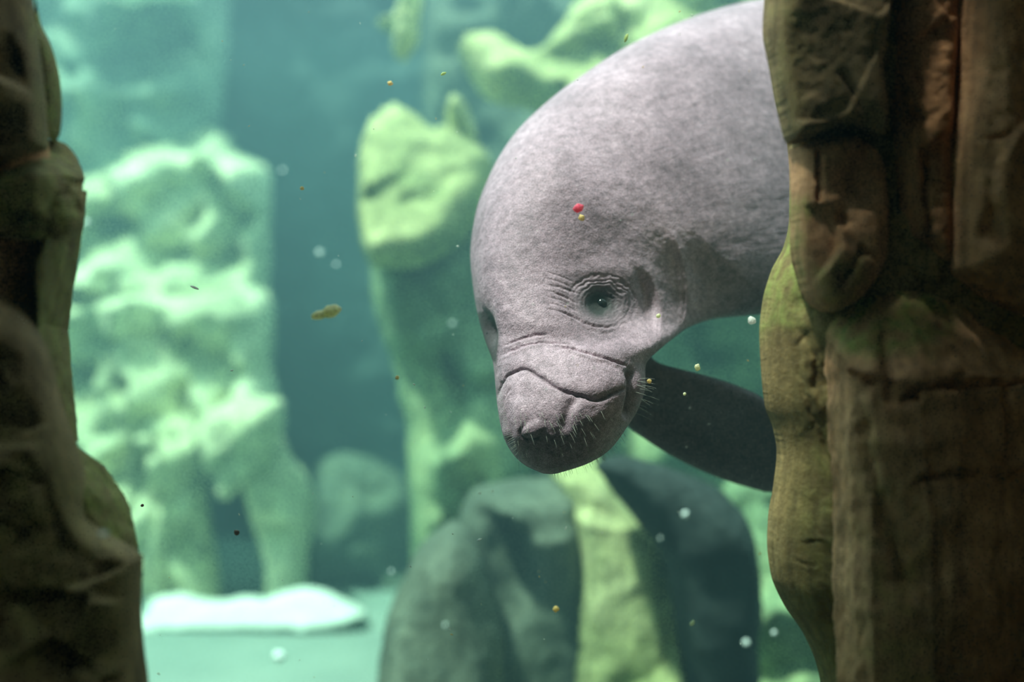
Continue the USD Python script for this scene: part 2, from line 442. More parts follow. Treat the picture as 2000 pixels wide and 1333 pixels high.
def pad(q, poly, soft):
    """1 inside the polygon, falling to 0 over SOFT pixels at its edge."""
    s = shapely.Polygon(poly)
    ring = s.exterior
    n = max(50, int(ring.length / 3))
    d, _ = cKDTree(shapely.get_coordinates(shapely.line_interpolate_point(ring, np.linspace(0, ring.length, n, endpoint=False)))).query(q)
    inside = shapely.contains_xy(s, q[:, 0], q[:, 1])
    return smoothstep(-soft, soft, np.where(inside, d, -d))


def crease(q, points, width, fade=0.15):
    """A groove's depth profile from 0 to 1 along a line, thinning out at its ends."""
    d, t, _ = to_line(q, curve(points), 3.2 * width)
    return np.exp(-(d / width) ** 2) * smoothstep(0, fade, t) * smoothstep(0, fade, 1 - t)


def fold(q, points, width, fade=0.15, side=1):
    """A step: skin on one side of a line stands over the other. Positive on the side that faces right of the line's direction."""
    line = curve(points)
    d, t, near = to_line(q, line, 12 * width)
    i = np.clip((t * (len(line) - 1)).astype(int), 0, len(line) - 2)
    tan = line[i + 1] - line[i]
    s = np.sign((q[:, 0] - near[:, 0]) * -tan[:, 1] + (q[:, 1] - near[:, 1]) * tan[:, 0]) * side
    e = smoothstep(0, fade, t) * smoothstep(0, fade, 1 - t)
    return np.where(s > 0, np.exp(-(d / (width * 4)) ** 2), np.exp(-(d / (width * 0.7)) ** 2)) * e


def manatee():
    S = np.array(SEC, float)
    L, R = at(S[:, 0], S[:, 1], S[:, 4]), at(S[:, 2], S[:, 3], S[:, 4])
    C = (L + R) / 2
    s = np.r_[0, np.cumsum(np.linalg.norm(np.diff(C, axis=0), axis=1))]
    keys = np.hstack([L, R, S[:, 5:7]])
    sp = PchipInterpolator(s, keys)
    # dense at the head, thin towards the tail
    head = s[14]
    u = np.r_[np.linspace(0, head, 520, endpoint=False), np.linspace(head, s[-1], 200)]
    k = sp(u)
    k = np.apply_along_axis(lambda c: np.convolve(np.pad(c, 9, mode='edge'), np.hanning(21)[1:-1] / np.hanning(21)[1:-1].sum(), 'valid'), 0, k)
    L, R, bf, bb = k[:, :3], k[:, 3:6], k[:, 6], k[:, 7]
    C, A = (L + R) / 2, (L - R) / 2
    tan = np.gradient(C, axis=0)
    tan /= np.linalg.norm(tan, axis=1, keepdims=True)
    view = C - np.array([0, 0, EYE])
    view /= np.linalg.norm(view, axis=1, keepdims=True)
    phi = np.r_[np.linspace(0, np.pi, 520, endpoint=False), np.linspace(np.pi, 2 * np.pi, 120, endpoint=False)]
    c, sn = np.cos(phi), np.sin(phi)
    e = 0.92
    cs, ss = np.sign(c) * np.abs(c) ** e, np.sign(sn) * np.abs(sn) ** e
    b = np.where(sn[None] > 0, bf[:, None], bb[:, None])
    # the head is turned to its right: the near cheek falls away in a straighter slope
    along = np.arange(len(u)) / 520.0 * 14
    skew = 0.46 * smoothstep(4.0, 7.5, along) * (1 - 0.75 * smoothstep(11.5, 15.0, along))
    b = b * (1 + skew[:, None] * np.where(sn[None] > 0, c[None], 0) * np.sqrt(np.abs(sn))[None])
    P = C[:, None] + A[:, None] * cs[None, :, None] - view[:, None] * (b * ss[None])[..., None]
    nu, nv = P.shape[:2]
    tip, end = C[0] + (C[0] - C[1]) * 0.5, C[-1] + (C[-1] - C[-2])
    tip = tip + np.array([0, -0.012, -0.001])
    V = np.vstack([P.reshape(-1, 3), tip, end])
    i, j = np.meshgrid(np.arange(nu - 1), np.arange(nv), indexing='ij')
    j2 = (j + 1) % nv
    quad = np.stack([i * nv + j, (i + 1) * nv + j, (i + 1) * nv + j2, i * nv + j2], -1).reshape(-1, 4)
    J = np.arange(nv)
    f = np.vstack([quad[:, [0, 1, 2]], quad[:, [0, 2, 3]],
                   np.stack([np.full(nv, nu * nv), J, (J + 1) % nv], 1),
                   np.stack([np.full(nv, nu * nv + 1), (nu - 1) * nv + (J + 1) % nv, (nu - 1) * nv + J], 1)])
    m = trimesh.Trimesh(V, f, process=False)
    if m.volume < 0:
        f = f[:, ::-1]
    return V, f


def normals(V, f):
    return meshkit.arrays((V, f), True)[2]


def face_relief(V, f):
    """Muzzle pads, lip grooves, nostrils, eye sockets, wrinkles and neck folds."""
    n = normals(V, f)
    view = V - np.array([0, 0, EYE])
    facing = -(n * view / np.linalg.norm(view, axis=1, keepdims=True)).sum(1)
    q = seen(V)
    front = (facing > 0.0) & (q[:, 0] < 1620) & (q[:, 1] > -20)
    idx = np.nonzero(front)[0]
    q = q[idx]
    h = np.zeros(len(q))
    dark = np.zeros(len(q))  # shade painted into lip groove, mouth slot, nostril rims and eye sockets
    qj = q + (np.stack([meshkit.fbm(np.c_[q / 9.0, np.full(len(q), 3.0 + k)], 3, 60 + k) for k in (0, 1)], 1) - 0.5) * 4.5
    # upper lip pad and the muzzle bridge
    h += 0.005 * pad(q, [(962, 770), (985, 735), (1030, 728), (1070, 742), (1120, 770), (1165, 788), (1225, 762), (1245, 800), (1230, 860), (1180, 910), (1090, 940), (1020, 925), (975, 850)], 24)
    h += 0.005 * pad(q, [(975, 715), (1010, 690), (1090, 680), (1150, 690), (1205, 715), (1228, 742), (1215, 765), (1160, 780), (1100, 762), (1050, 730), (1000, 722)], 20)
    # the two halves of the lip pad, split below the groove
    h -= 0.006 * crease(q, [(1140, 775), (1115, 795), (1105, 822), (1102, 850)], 10, 0.25)
    h -= 0.016 * pad(q, [(1150, 800), (1180, 785), (1235, 770), (1250, 800), (1225, 850), (1170, 880)], 40) * 0.5
    # the big groove over the lip
    groove = [(968, 790), (975, 757), (997, 731), (1025, 722), (1055, 738), (1095, 764), (1135, 776), (1165, 782), (1200, 768), (1228, 757)]
    h -= 0.0032 * crease(q, groove, 7, 0.06)
    h -= 0.0045 * crease(qj, groove, 2.4, 0.06)
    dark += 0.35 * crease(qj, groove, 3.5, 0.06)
    for k, (pts, w, dep) in enumerate([
        ([(1080, 690), (1110, 678), (1150, 690), (1185, 700), (1225, 715), (1245, 722)], 3.5, 0.006),
        ([(972, 700), (1010, 680), (1060, 665), (1100, 663), (1140, 672)], 3.0, 0.0035),
        ([(975, 680), (1005, 665), (1050, 650), (1080, 648)], 2.5, 0.003),
        ([(1070, 682), (1090, 676), (1130, 690), (1165, 705)], 2.4, 0.0025),
        ([(1085, 604), (1115, 612), (1150, 626), (1185, 632), (1215, 628)], 2.6, 0.004),
        ([(1090, 588), (1115, 596), (1140, 612)], 2.0, 0.0022),
        ([(1080, 572), (1110, 580), (1135, 592)], 2.0, 0.002),
        ([(1080, 556), (1110, 564), (1140, 572)], 2.0, 0.0018),
        ([(985, 812), (992, 780), (1005, 755)], 3.0, 0.002),
    ]):
        h -= dep * crease(qj, pts, w, 0.25)
        h += dep * 0.5 * crease(qj, [(x, y + 2.2 * w) for x, y in pts], w * 1.3, 0.25)
    # mouth corner slot between the lip pad and the lower jaw pad
    slot = [(1222, 716), (1234, 738), (1237, 765), (1234, 795), (1224, 826)]
    h -= 0.024 * crease(q, slot, 9, 0.18)
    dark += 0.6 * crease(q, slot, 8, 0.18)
    # nostrils: a lid that stands out and a shaded slit under it
    for (x, y, rx, ry, a, up) in ((1047, 838, 18, 13, -0.5, 0.008), (998, 845, 8, 13, -0.3, 0.0045)):
        ca, sa = math.cos(a), math.sin(a)
        X, Z = (q[:, 0] - x) * ca + (q[:, 1] - y) * sa, -(q[:, 0] - x) * sa + (q[:, 1] - y) * ca
        rr = np.hypot(X / rx, Z / ry)
        h += up * np.exp(-rr ** 3)
        rim = np.exp(-((rr - 1.25) / 0.22) ** 2) * smoothstep(-0.3, 0.8, (-X + 0.5 * Z) / np.maximum(np.hypot(X, Z), 1e-6))
        h -= 0.45 * up * rim
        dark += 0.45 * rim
    # ridge running up the nose between the nostrils
    h += 0.006 * np.exp(-((q[:, 0] - 1022) / 14) ** 2) * smoothstep(880, 850, q[:, 1]) * smoothstep(770, 800, q[:, 1])
    # right eye: socket, lids in rings, brow
    ex, ey = 1176, 590
    X, Z = (q[:, 0] - ex), (q[:, 1] - ey)
    a = 0.25
    X, Z = X * math.cos(a) + Z * math.sin(a), -X * math.sin(a) + Z * math.cos(a)
    rr = np.hypot(X / 1.25, Z)
    ang = np.arctan2(Z, X)
    wob = (meshkit.fbm(np.c_[q / 14.0, np.zeros(len(q))], 3, 4) - 0.5)
    rr = rr * 0.82
    rw = rr + wob * 9
    h -= 0.011 * np.exp(-(rr / 50) ** 2)
    h += 0.006 * np.exp(-((rw - 27) / 9) ** 2) * (0.4 + 0.6 * smoothstep(0.3, -0.5, np.sin(ang)))
    for r0, dep in ((19, 0.0035), (24, 0.003), (29, 0.003), (35, 0.0026), (42, 0.0018)):
        h -= dep * np.exp(-((rw - r0) / 1.9) ** 2) * (0.25 + 0.75 * smoothstep(0.2, -0.6, np.sin(ang))) * (0.6 + 1.2 * (wob + 0.3))
    h -= 0.0045 * np.exp(-(rr / 15) ** 4)
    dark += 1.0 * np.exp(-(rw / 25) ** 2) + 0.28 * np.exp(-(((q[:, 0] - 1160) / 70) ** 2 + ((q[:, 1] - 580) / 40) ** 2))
    # little radiating wrinkles in front of the eye
    for k in range(7):
        y0 = 545 + k * 11
        h -= 0.0011 * crease(q, [(1060, y0 - 14 + k), (1095, y0 - 4), (1128, y0 + 8)], 1.8, 0.3)
    # brow and cheek forms
    h += 0.007 * np.exp(-(((q[:, 0] - 1180) / 60) ** 2 + ((q[:, 1] - 530) / 26) ** 2))
    h += 0.010 * np.exp(-(((q[:, 0] - 1222) / 40) ** 2 + ((q[:, 1] - 560) / 46) ** 2))
    h -= 0.010 * np.exp(-(((q[:, 0] - 1110) / 120) ** 2 + ((q[:, 1] - 655) / 18) ** 2))
    # far eye in the left silhouette
    rr = np.hypot((q[:, 0] - 948) / 15, (q[:, 1] - 652) / 50)
    h -= 0.020 * np.exp(-rr ** 2)
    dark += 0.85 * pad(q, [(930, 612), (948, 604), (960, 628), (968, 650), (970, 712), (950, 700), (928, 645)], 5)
    # neck folds
    f1 = [(1205, 500), (1245, 525), (1272, 575), (1283, 630), (1282, 700)]
    f2 = [(1284, 425), (1310, 470), (1326, 530), (1332, 590), (1322, 660)]
    f3 = [(1250, 400), (1285, 440), (1300, 480)]
    h += 0.010 * fold(q, f1, 6, 0.45, -1) - 0.004 * crease(q, f1, 3.5, 0.45)
    h += 0.009 * fold(q, f2, 6, 0.4, -1) - 0.005 * crease(q, f2, 3.5, 0.4)
    h -= 0.006 * crease(q, [(1236, 520), (1262, 580), (1270, 640)], 12, 0.3)
    # soft unevenness of the hide
    P = V[idx]
    h += 0.010 * (meshkit.fbm(P / 0.16, 3, 21) - 0.5)
    h += 0.0026 * (meshkit.fbm(P / 0.024, 3, 22) - 0.5)
    h += 0.0009 * (meshkit.fbm(P / 0.007, 2, 23) - 0.5)
    w = smoothstep(0.0, 0.25, facing[idx])
    out = V.copy()
    out[idx] += n[idx] * (h * w)[:, None]
    spots = np.zeros(len(V))  # the painted shade per vertex, stored in the moss primvar
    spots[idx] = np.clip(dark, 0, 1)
    return out, spots


MV, MF = manatee()
MV, MSHADE = face_relief(MV, MF)
mbase = (0.35, 2.95, 1.6)
mt = thing('manatee', 'large grey wrinkled manatee swimming out from behind the rock, head bent down', 'manatee', loc=mbase)
obj('body', (MV, MF), 'skin', mt, moss=MSHADE)


def flipper(outline, Y, thick, grad, seed):
    (v, f), _ = slab(outline, Y, thick, thick, 55, 5, grad=grad, seed=seed, noises=((0.1, 0.006, 3),))
    return v, f


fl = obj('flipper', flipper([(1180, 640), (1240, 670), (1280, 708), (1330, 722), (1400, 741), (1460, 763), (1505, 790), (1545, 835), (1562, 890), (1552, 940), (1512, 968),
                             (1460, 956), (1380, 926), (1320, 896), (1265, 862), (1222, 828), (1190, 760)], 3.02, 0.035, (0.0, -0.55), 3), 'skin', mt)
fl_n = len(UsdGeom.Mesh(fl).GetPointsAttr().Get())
UsdGeom.PrimvarsAPI(fl).CreatePrimvar('moss', Sdf.ValueTypeNames.FloatArray, 'vertex').Set(Vt.FloatArray([0.62] * fl_n))  # skin colour darkened to put the flipper in shadow
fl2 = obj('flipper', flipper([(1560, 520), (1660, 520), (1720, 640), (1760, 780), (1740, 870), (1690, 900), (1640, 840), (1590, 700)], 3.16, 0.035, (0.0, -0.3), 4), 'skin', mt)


def on_body(px, py):
    """The point of the hide seen at a pixel."""
    q = seen(MV)
    d = np.hypot(q[:, 0] - px, q[:, 1] - py)
    c = np.nonzero(d < 4)[0]
    return MV[c[np.argmin(MV[c, 1])]]


pe = on_body(1176, 590)
ball = trimesh.creation.icosphere(4, 0.0105)
obj('eye', (ball.vertices + pe + [0, 0.0050, 0], ball.faces), 'eyeball', mt)
pe2 = on_body(950, 652)
obj('eye', (ball.vertices + pe2 + [0.006, 0.010, 0], ball.faces), 'eyeball', mt)


def hairs(name, lines, width, material, parent):
    o = np.array(UsdGeom.Xformable(parent).GetLocalTransformation().ExtractTranslation())
    c = UsdGeom.BasisCurves.Define(stage, path_for(name, parent))
    c.CreateTypeAttr('linear')
    c.CreateCurveVertexCountsAttr(Vt.IntArray([len(l) for l in lines]))
    c.CreatePointsAttr(Vt.Vec3fArray.FromNumpy((np.vstack(lines) - o).astype(np.float32)))
    w = np.concatenate([np.linspace(width, width * 0.3, len(l)) for l in lines])
    c.CreateWidthsAttr(Vt.FloatArray.FromNumpy(w.astype(np.float32)))
    c.SetWidthsInterpolation('vertex')
    UsdShade.MaterialBindingAPI.Apply(c.GetPrim()).Bind(LOOK[material])
    return tag(c, kind='stuff')


def whisker_lines():
    n = normals(MV, MF)
    q = seen(MV)
    r = np.random.default_rng(12)
    spots = [(x, y, 28, (1, 0.25)) for x, y in zip(r.uniform(1246, 1262, 30), r.uniform(735, 815, 30))]
    spots += [(x, y, 18, (0.4, 1)) for x, y in zip(np.linspace(1070, 1220, 60) + r.uniform(-3, 3, 60), np.interp(np.linspace(1070, 1220, 60), [1070, 1100, 1150, 1190, 1222], [924, 919, 904, 880, 840]) - 2)]
    spots += [(x, y, 15, (-1, 0.3)) for y, x in zip(np.linspace(770, 900, 34), np.interp(np.linspace(770, 900, 34), [770, 795, 839, 881, 912], [975, 979, 990, 1008, 1036]))]
    inner = [(r.uniform(1000, 1200), r.uniform(800, 900), 16, (0.3, 0.6)) for _ in range(90)]
    out = []
    for x, y, ln, way in spots + inner:
        c = np.nonzero((np.hypot(q[:, 0] - x, q[:, 1] - y) < 6) & (n[:, 1] < 0.1))[0]
        if not len(c):
            continue
        k = c[np.argmin(MV[c, 1])]
        w = np.array([way[0], 0, -way[1]])
        d = n[k] * 0.6 + w / np.linalg.norm(w) + r.normal(0, 0.12, 3)
        d /= np.linalg.norm(d)
        l = ln * r.uniform(0.6, 1.3) / FPX * 2.6
        t = np.linspace(0, 1, 5)[:, None]
        out.append(MV[k] + d * l * t + np.array([0, 0, -0.12 * l]) * t ** 2)
    return out


hairs('whiskers', whisker_lines(), 0.0006, 'whisker', mt)

# ------------------------------------------------------------------ the rock pillar that hides the manatee's body
def stone(parent, name, outline, Y, front, back, radius, res, material, **kw):
    (v, f), moss = slab(outline, Y, front, back, radius, res, sharp=9.0, **kw)
    return obj(name, (v, f), material, parent, moss=np.zeros(len(v)) if moss is None else moss)


def crag(parent, name, points, material, relief=None, seed=0, step=0.008, round_=6, dy=0.0, noises=((0.22, 0.016, 3), (0.05, 0.008, 4), (0.012, 0.0022, 3)), back=2.34):
    """A flat-faced stone: the hull of points (pixel x, pixel y, depth), its edges worn round, its faces roughened."""
    p = np.array(points, float)
    p[:, 2] += dy
    w = at(p[:, 0], p[:, 1], p[:, 2])
    c = p[:, :2].mean(0)
    away = c - p[:, :2]
    q = p[:, :2] + away / np.maximum(np.linalg.norm(away, axis=1, keepdims=True), 1) * 8
    far = at(q[:, 0], q[:, 1], back)
    m = trimesh.convex.convex_hull(np.vstack([w, far]))
    v, f = trimesh.remesh.subdivide_to_size(m.vertices, m.faces, step * 4, max_iter=20)
    m = trimesh.Trimesh(v, f, process=True); m.merge_vertices()
    mid = m.vertices[m.faces].mean(1)
    q = seen(mid)
    near = (q[:, 0] > -40) & (q[:, 0] < 2040) & (q[:, 1] > -40) & (q[:, 1] < 1373) & (m.face_normals[:, 1] < 0.3)
    for _ in range(2):
        pick = np.nonzero(near)[0]
        m = m.subdivide(pick)
        m.merge_vertices()
        mid = m.vertices[m.faces].mean(1)
        q = seen(mid)
        near = (q[:, 0] > -40) & (q[:, 0] < 2040) & (q[:, 1] > -40) & (q[:, 1] < 1373) & (m.face_normals[:, 1] < 0.3)
    trimesh.smoothing.filter_laplacian(m, 0.5, round_, volume_constraint=False)
    v, f = np.array(m.vertices), np.array(m.faces)
    n = normals(v, f)
    h = np.zeros(len(v))
    for k, (scale, amp, octaves) in enumerate(noises):
        h += amp * 2 * (meshkit.fbm(v / scale, octaves, seed + k) - 0.5)
    moss = np.zeros(len(v))
    if relief:
        dh, moss = relief(seen(v), v)
        h += dh * smoothstep(0.1, 0.5, -n[:, 1])
    v = v + n * h[:, None]
    return obj(name, (v, f), material, parent, moss=moss)


FINE = ((0.30, 0.016, 4), (0.06, 0.0055, 4), (0.014, 0.0030, 3))


def cracks(lines, mossy=(), pits=()):
    """Relief from cracks [(points, width, depth)] and moss [(polygon, soft, amount)]."""
    def f(q, P):
        h = np.zeros(len(q))
        m = np.zeros(len(q))
        jit = (meshkit.fbm(np.c_[q / 26.0, np.zeros(len(q))], 3, 8) - 0.5)[:, None] * 22
        for pts, w, dep in lines:
            h -= dep * crease(q + jit, pts, w, 0.12)
        for poly, soft, amount in mossy:
            m = np.maximum(m, amount * pad(q + jit * 2, poly, soft))
        for x, y, r_, dep in pits:
            h -= dep * np.exp(-(np.hypot(q[:, 0] + jit[:, 0] - x, q[:, 1] - jit[:, 0] - y) / r_) ** 2)
        return h, m
    return f


PY = 2.40
rp = thing('rock_outcrop', 'tall brown rock pillar with green moss in front of the manatee\'s body', 'rock', loc=(0.95, PY, 0))
LOW, HIGH = 2640, -1640
# the core: full height, its left flank is the silhouette
stone(rp, 'stone_core', [(1505, HIGH), (1500, -600), (1500, -100), (1497, 0), (1492, 60), (1502, 130), (1516, 210), (1537, 282), (1542, 350), (1541, 430), (1531, 480), (1506, 530), (1489, 590), (1483, 650),
                         (1486, 720), (1493, 790), (1510, 840), (1517, 880), (1510, 950), (1500, 1010), (1498, 1060), (1505, 1120), (1530, 1180), (1570, 1240), (1595, 1300), (1602, 1333),
                         (1610, 1500), (1640, 2000), (1640, LOW), (2350, LOW), (2380, 1333), (2400, 600), (2380, 0), (2350, HIGH)],
      PY, 0.20, 0.34, 210, 4.0, 'green_rock', coarse=24, seed=41, noises=FINE, chunk=((0.22, 0.008, 0.06), (0.08, 0.003, 0.06)),
      relief=cracks([([(1515, 870), (1540, 890), (1580, 905)], 4, 0.012), ([(1500, 1075), (1540, 1090), (1590, 1115)], 4, 0.014), ([(1570, 640), (1562, 700), (1575, 770), (1590, 830)], 5, 0.014),
                     ([(1600, 830), (1640, 960), (1660, 1100), (1690, 1250)], 9, 0.012), ([(1545, 560), (1550, 620), (1590, 690), (1600, 800)], 8, 0.012), ([(1660, 760), (1680, 900), (1700, 1050), (1720, 1200)], 12, 0.014)],
                    [([(1470, 420), (1560, 330), (1600, 480), (1600, 620), (1480, 660)], 30, 1.0), ([(1600, 650), (1720, 650), (1740, 1100), (1680, 1400), (1600, 1400), (1560, 1000)], 60, 0.5)],
                    [(1535, 545, 14, 0.02), (1560, 590, 22, 0.03), (1620, 745, 30, 0.02)]))
stone(rp, 'stone_slab', [(1520, HIGH), (1500, -300), (1496, -20), (1492, 60), (1503, 130), (1517, 210), (1540, 284), (1580, 276), (1620, 262), (1660, 258), (1700, 280), (1712, 240), (1704, 150), (1716, 60), (1722, -40), (1740, HIGH)],
      PY - 0.17, 0.10, 0.2, 60, 4.0, 'dark_rock', coarse=20, seed=42, noises=((0.3, 0.012, 3), (0.012, 0.0014, 2)), chunk=((0.14, 0.006, 0.08),), power=2.6, grad=(-0.22, 0.05),
      relief=cracks([([(1640, 130), (1680, 200), (1705, 245)], 6, 0.012), ([(1560, 20), (1570, 120), (1590, 200)], 24, 0.005)], [([(1480, -50), (1560, -50), (1580, 250), (1520, 280)], 30, 0.3)]))
stone(rp, 'stone_block', [(1541, 292), (1575, 282), (1612, 270), (1650, 266), (1700, 292), (1722, 330), (1726, 420), (1720, 500), (1690, 560), (1650, 600), (1610, 612), (1580, 600), (1556, 560), (1540, 480), (1543, 380)],
      PY - 0.15, 0.10, 0.2, 60, 4.0, 'brown_rock', seed=43, noises=((0.3, 0.012, 3), (0.05, 0.003, 3), (0.012, 0.0014, 2)), chunk=((0.14, 0.005, 0.06),), power=2.6, grad=(0.10, 0.10),
      relief=cracks([([(1606, 290), (1604, 340), (1600, 400)], 6, 0.016), ([(1690, 480), (1665, 520), (1640, 560)], 8, 0.02)], [([(1530, 380), (1580, 380), (1570, 620), (1530, 600)], 20, 0.9), ([(1590, 520), (1700, 480), (1690, 600), (1600, 620)], 20, 0.6)],
                    [(1690, 360, 46, 0.03), (1650, 430, 18, 0.02), (1700, 300, 30, 0.02)]))
stone(rp, 'stone_shaft', [(1735, HIGH), (1716, -60), (1712, 60), (1706, 180), (1712, 300), (1722, 400), (1735, 470), (1770, 500), (1800, 524), (1822, 528), (1834, 480), (1836, 350), (1838, 200), (1850, 60), (1856, -60), (1870, HIGH)],
      PY - 0.11, 0.12, 0.2, 50, 4.0, 'red_rock', coarse=20, seed=44, noises=FINE, chunk=((0.14, 0.006, 0.08),), power=2.6, grad=(-0.1, 0.02),
      relief=cracks([([(1770, 205), (1790, 225), (1800, 235)], 6, 0.02), ([(1806, 280), (1812, 380), (1818, 480)], 6, 0.014), ([(1730, 330), (1745, 400), (1765, 470)], 6, 0.01)], [],
                    [(1790, 230, 14, 0.02), (1750, 150, 12, 0.012)]))
stone(rp, 'stone_shaft', [(1860, HIGH), (1846, -60), (1842, 60), (1838, 180), (1826, 320), (1824, 430), (1826, 530), (1860, 560), (1920, 600), (2000, 640), (2080, 670), (2150, 400), (2200, 0), (2200, HIGH)],
      PY - 0.13, 0.13, 0.25, 80, 4.0, 'brown_rock', coarse=20, seed=45, noises=FINE, grad=(0.7, 0.0), chunk=((0.16, 0.008, 0.09),),
      relief=cracks([([(1905, -20), (1900, 120), (1890, 220)], 10, 0.02), ([(1840, 200), (1870, 180), (1900, 150)], 7, 0.02), ([(1950, 100), (1940, 300), (1960, 500)], 20, 0.012)], [([(1820, 150), (1880, 150), (1880, 400), (1830, 400)], 30, 0.3)],
                    [(1905, 330, 20, 0.02), (1930, 450, 24, 0.02)]))
crag(rp, 'stone_boulder', [(1604, 652, 2.12), (1640, 600, 2.12), (1690, 532, 2.14), (1764, 480, 2.16), (1850, 545, 2.17), (2000, 632, 2.18), (2150, 700, 2.2),
                           (1655, 705, 2.02), (1700, 722, 1.985), (1800, 738, 1.97), (1880, 745, 1.985), (2000, 752, 2.05), (2150, 790, 2.14),
                           (1700, 1333, 2.00), (1850, 1333, 1.975), (2050, 1333, 2.08), (1715, LOW + 300, 2.01), (1900, LOW + 300, 1.98), (2150, LOW + 300, 2.12)],
     'brown_rock', seed=46, dy=0.10, back=2.5, round_=22,
      relief=cracks([([(1745, 790), (1790, 770), (1850, 752), (1890, 745), (1920, 752), (1970, 745), (2040, 738)], 6, 0.026), ([(1780, 944), (1840, 934), (1900, 930), (1960, 932), (2040, 920)], 5, 0.022),
                     ([(1970, 750), (1972, 830), (1960, 925)], 6, 0.016), ([(1720, 640), (1735, 700), (1740, 800)], 10, 0.01), ([(1680, 790), (1700, 900), (1740, 1050), (1790, 1180)], 14, 0.014)],
                    [([(1600, 640), (1690, 520), (1770, 480), (1850, 545), (1900, 600), (1850, 660), (1760, 700), (1640, 700)], 30, 1.0), ([(1680, 800), (1800, 980), (1860, 1400), (1680, 1400)], 60, 0.55)],
                    [(1880, 742, 14, 0.02), (1700, 745, 12, 0.015)]))

# ------------------------------------------------------------------ the rock pillar at the other edge of the view
LY = 2.10
lp = thing('rock_outcrop', 'dark mossy rock pillar with a jutting ledge, cut by the picture\'s edge', 'rock', loc=(-0.75, LY, 0))
stone(lp, 'stone_core', [(-380, HIGH), (40, HIGH), (60, -300), (66, 0), (72, 60), (84, 140), (92, 220), (100, 300), (110, 380), (90, 500), (82, 640), (100, 760), (140, 860), (160, 940), (190, 1000), (240, 1080), (255, 1200), (262, 1333), (280, 1800), (300, LOW + 300), (-380, LOW + 300)],
      LY, 0.10, 0.36, 120, 4.0, 'brown_rock', coarse=24, seed=51, noises=FINE, chunk=((0.15, 0.03, 0.3), (0.06, 0.01, 0.3)), power=2.4, grad=(-0.12, 0),
      relief=cracks([([(10, 540), (40, 640), (60, 760)], 10, 0.02), ([(-20, 960), (60, 900), (140, 910)], 8, 0.01)], [([(0, 560), (90, 560), (90, 700), (0, 700)], 40, 0.3)], [(30, 620, 40, 0.03)]))
stone(lp, 'stone_block', [(-330, HIGH), (50, HIGH), (62, -300), (68, -20), (76, 50), (88, 140), (96, 220), (100, 290), (60, 306), (0, 330), (-120, 360), (-330, 360)],
      LY - 0.10, 0.08, 0.2, 60, 4.0, 'dark_rock', coarse=24, seed=52, noises=FINE, chunk=((0.15, 0.03, 0.3), (0.06, 0.01, 0.3)), power=2.4, grad=(-0.2, 0.0),
      relief=cracks([([(0, 60), (30, 110), (60, 180)], 14, 0.03), ([(10, 100), (25, 130), (40, 150)], 6, 0.02)], [([(60, 0), (110, 0), (110, 300), (70, 300)], 16, 0.6)], [(20, 105, 16, 0.03), (30, 230, 40, 0.02), (22, 140, 10, 0.02)]))
stone(lp, 'stone_ridge', [(66, -60), (78, 40), (97, 82), (110, 120), (118, 160), (121, 205), (117, 262), (104, 280), (92, 200), (86, 120), (70, 40)],
      LY + 0.03, 0.04, 0.1, 14, 4.0, 'green_rock', seed=53, noises=FINE,
      relief=cracks([], [([(50, -80), (140, -80), (140, 300), (50, 300)], 10, 1.0)]))
crag(lp, 'stone_ledge', [(-200, 330, 2.2), (60, 308, 2.10), (108, 272, 2.10), (120, 279, 2.10), (150, 308, 2.06), (170, 347, 2.00), (167, 384, 1.99), (152, 424, 1.97), (126, 446, 1.94), (102, 452, 1.91),
                         (60, 350, 1.87), (0, 362, 1.86), (-200, 372, 1.86), (70, 440, 1.88), (-200, 450, 1.88)], 'green_rock', seed=54, step=0.006, back=2.34, dy=0.08,
     relief=cracks([([(112, 346), (140, 352), (170, 350)], 6, 0.016), ([(88, 432), (98, 395), (130, 372), (168, 360)], 5, 0.010), ([(0, 415), (40, 420), (90, 440)], 7, 0.012)],
                   [([(-50, 300), (110, 270), (180, 340), (120, 460), (-50, 430)], 20, 0.75)], [(38, 432, 14, 0.02)]))
crag(lp, 'stone_fin', [(100, 440, 1.90), (168, 372, 2.02), (160, 450, 2.05), (150, 510, 2.07), (141, 570, 2.09), (134, 650, 2.09), (70, 520, 1.885), (72, 640, 1.90)], 'green_rock', seed=55, step=0.006, back=2.34, dy=0.08,
     noises=((0.2, 0.006, 3), (0.02, 0.0025, 3)), relief=cracks([], [([(50, 350), (200, 350), (200, 900), (50, 900)], 10, 0.7)]))
crag(lp, 'stone_fin', [(72, 630, 1.90), (135, 640, 2.09), (136, 700, 2.09), (141, 790, 2.07), (152, 862, 2.03), (140, 870, 2.0), (96, 745, 1.93), (76, 680, 1.91)], 'green_rock', seed=58, step=0.006, back=2.34, dy=0.08,
     noises=((0.2, 0.006, 3), (0.02, 0.0025, 3)), relief=cracks([], [([(50, 350), (200, 350), (200, 900), (50, 900)], 10, 0.7)]))
crag(lp, 'stone_fin', [(140, 862, 1.96), (165, 889, 1.97), (203, 904, 2.02), (224, 937, 2.02), (241, 990, 2.02), (257, 1030, 2.0), (266, 1072, 1.97), (262, 1108, 1.95), (190, 1050, 1.90), (165, 1000, 1.89), (148, 920, 1.90)], 'green_rock', seed=56, step=0.006, back=2.34, dy=0.08,
     relief=cracks([([(175, 895), (200, 920), (215, 960)], 4, 0.01)], [([(120, 840), (280, 840), (280, 1100), (150, 1000)], 10, 0.9)]))
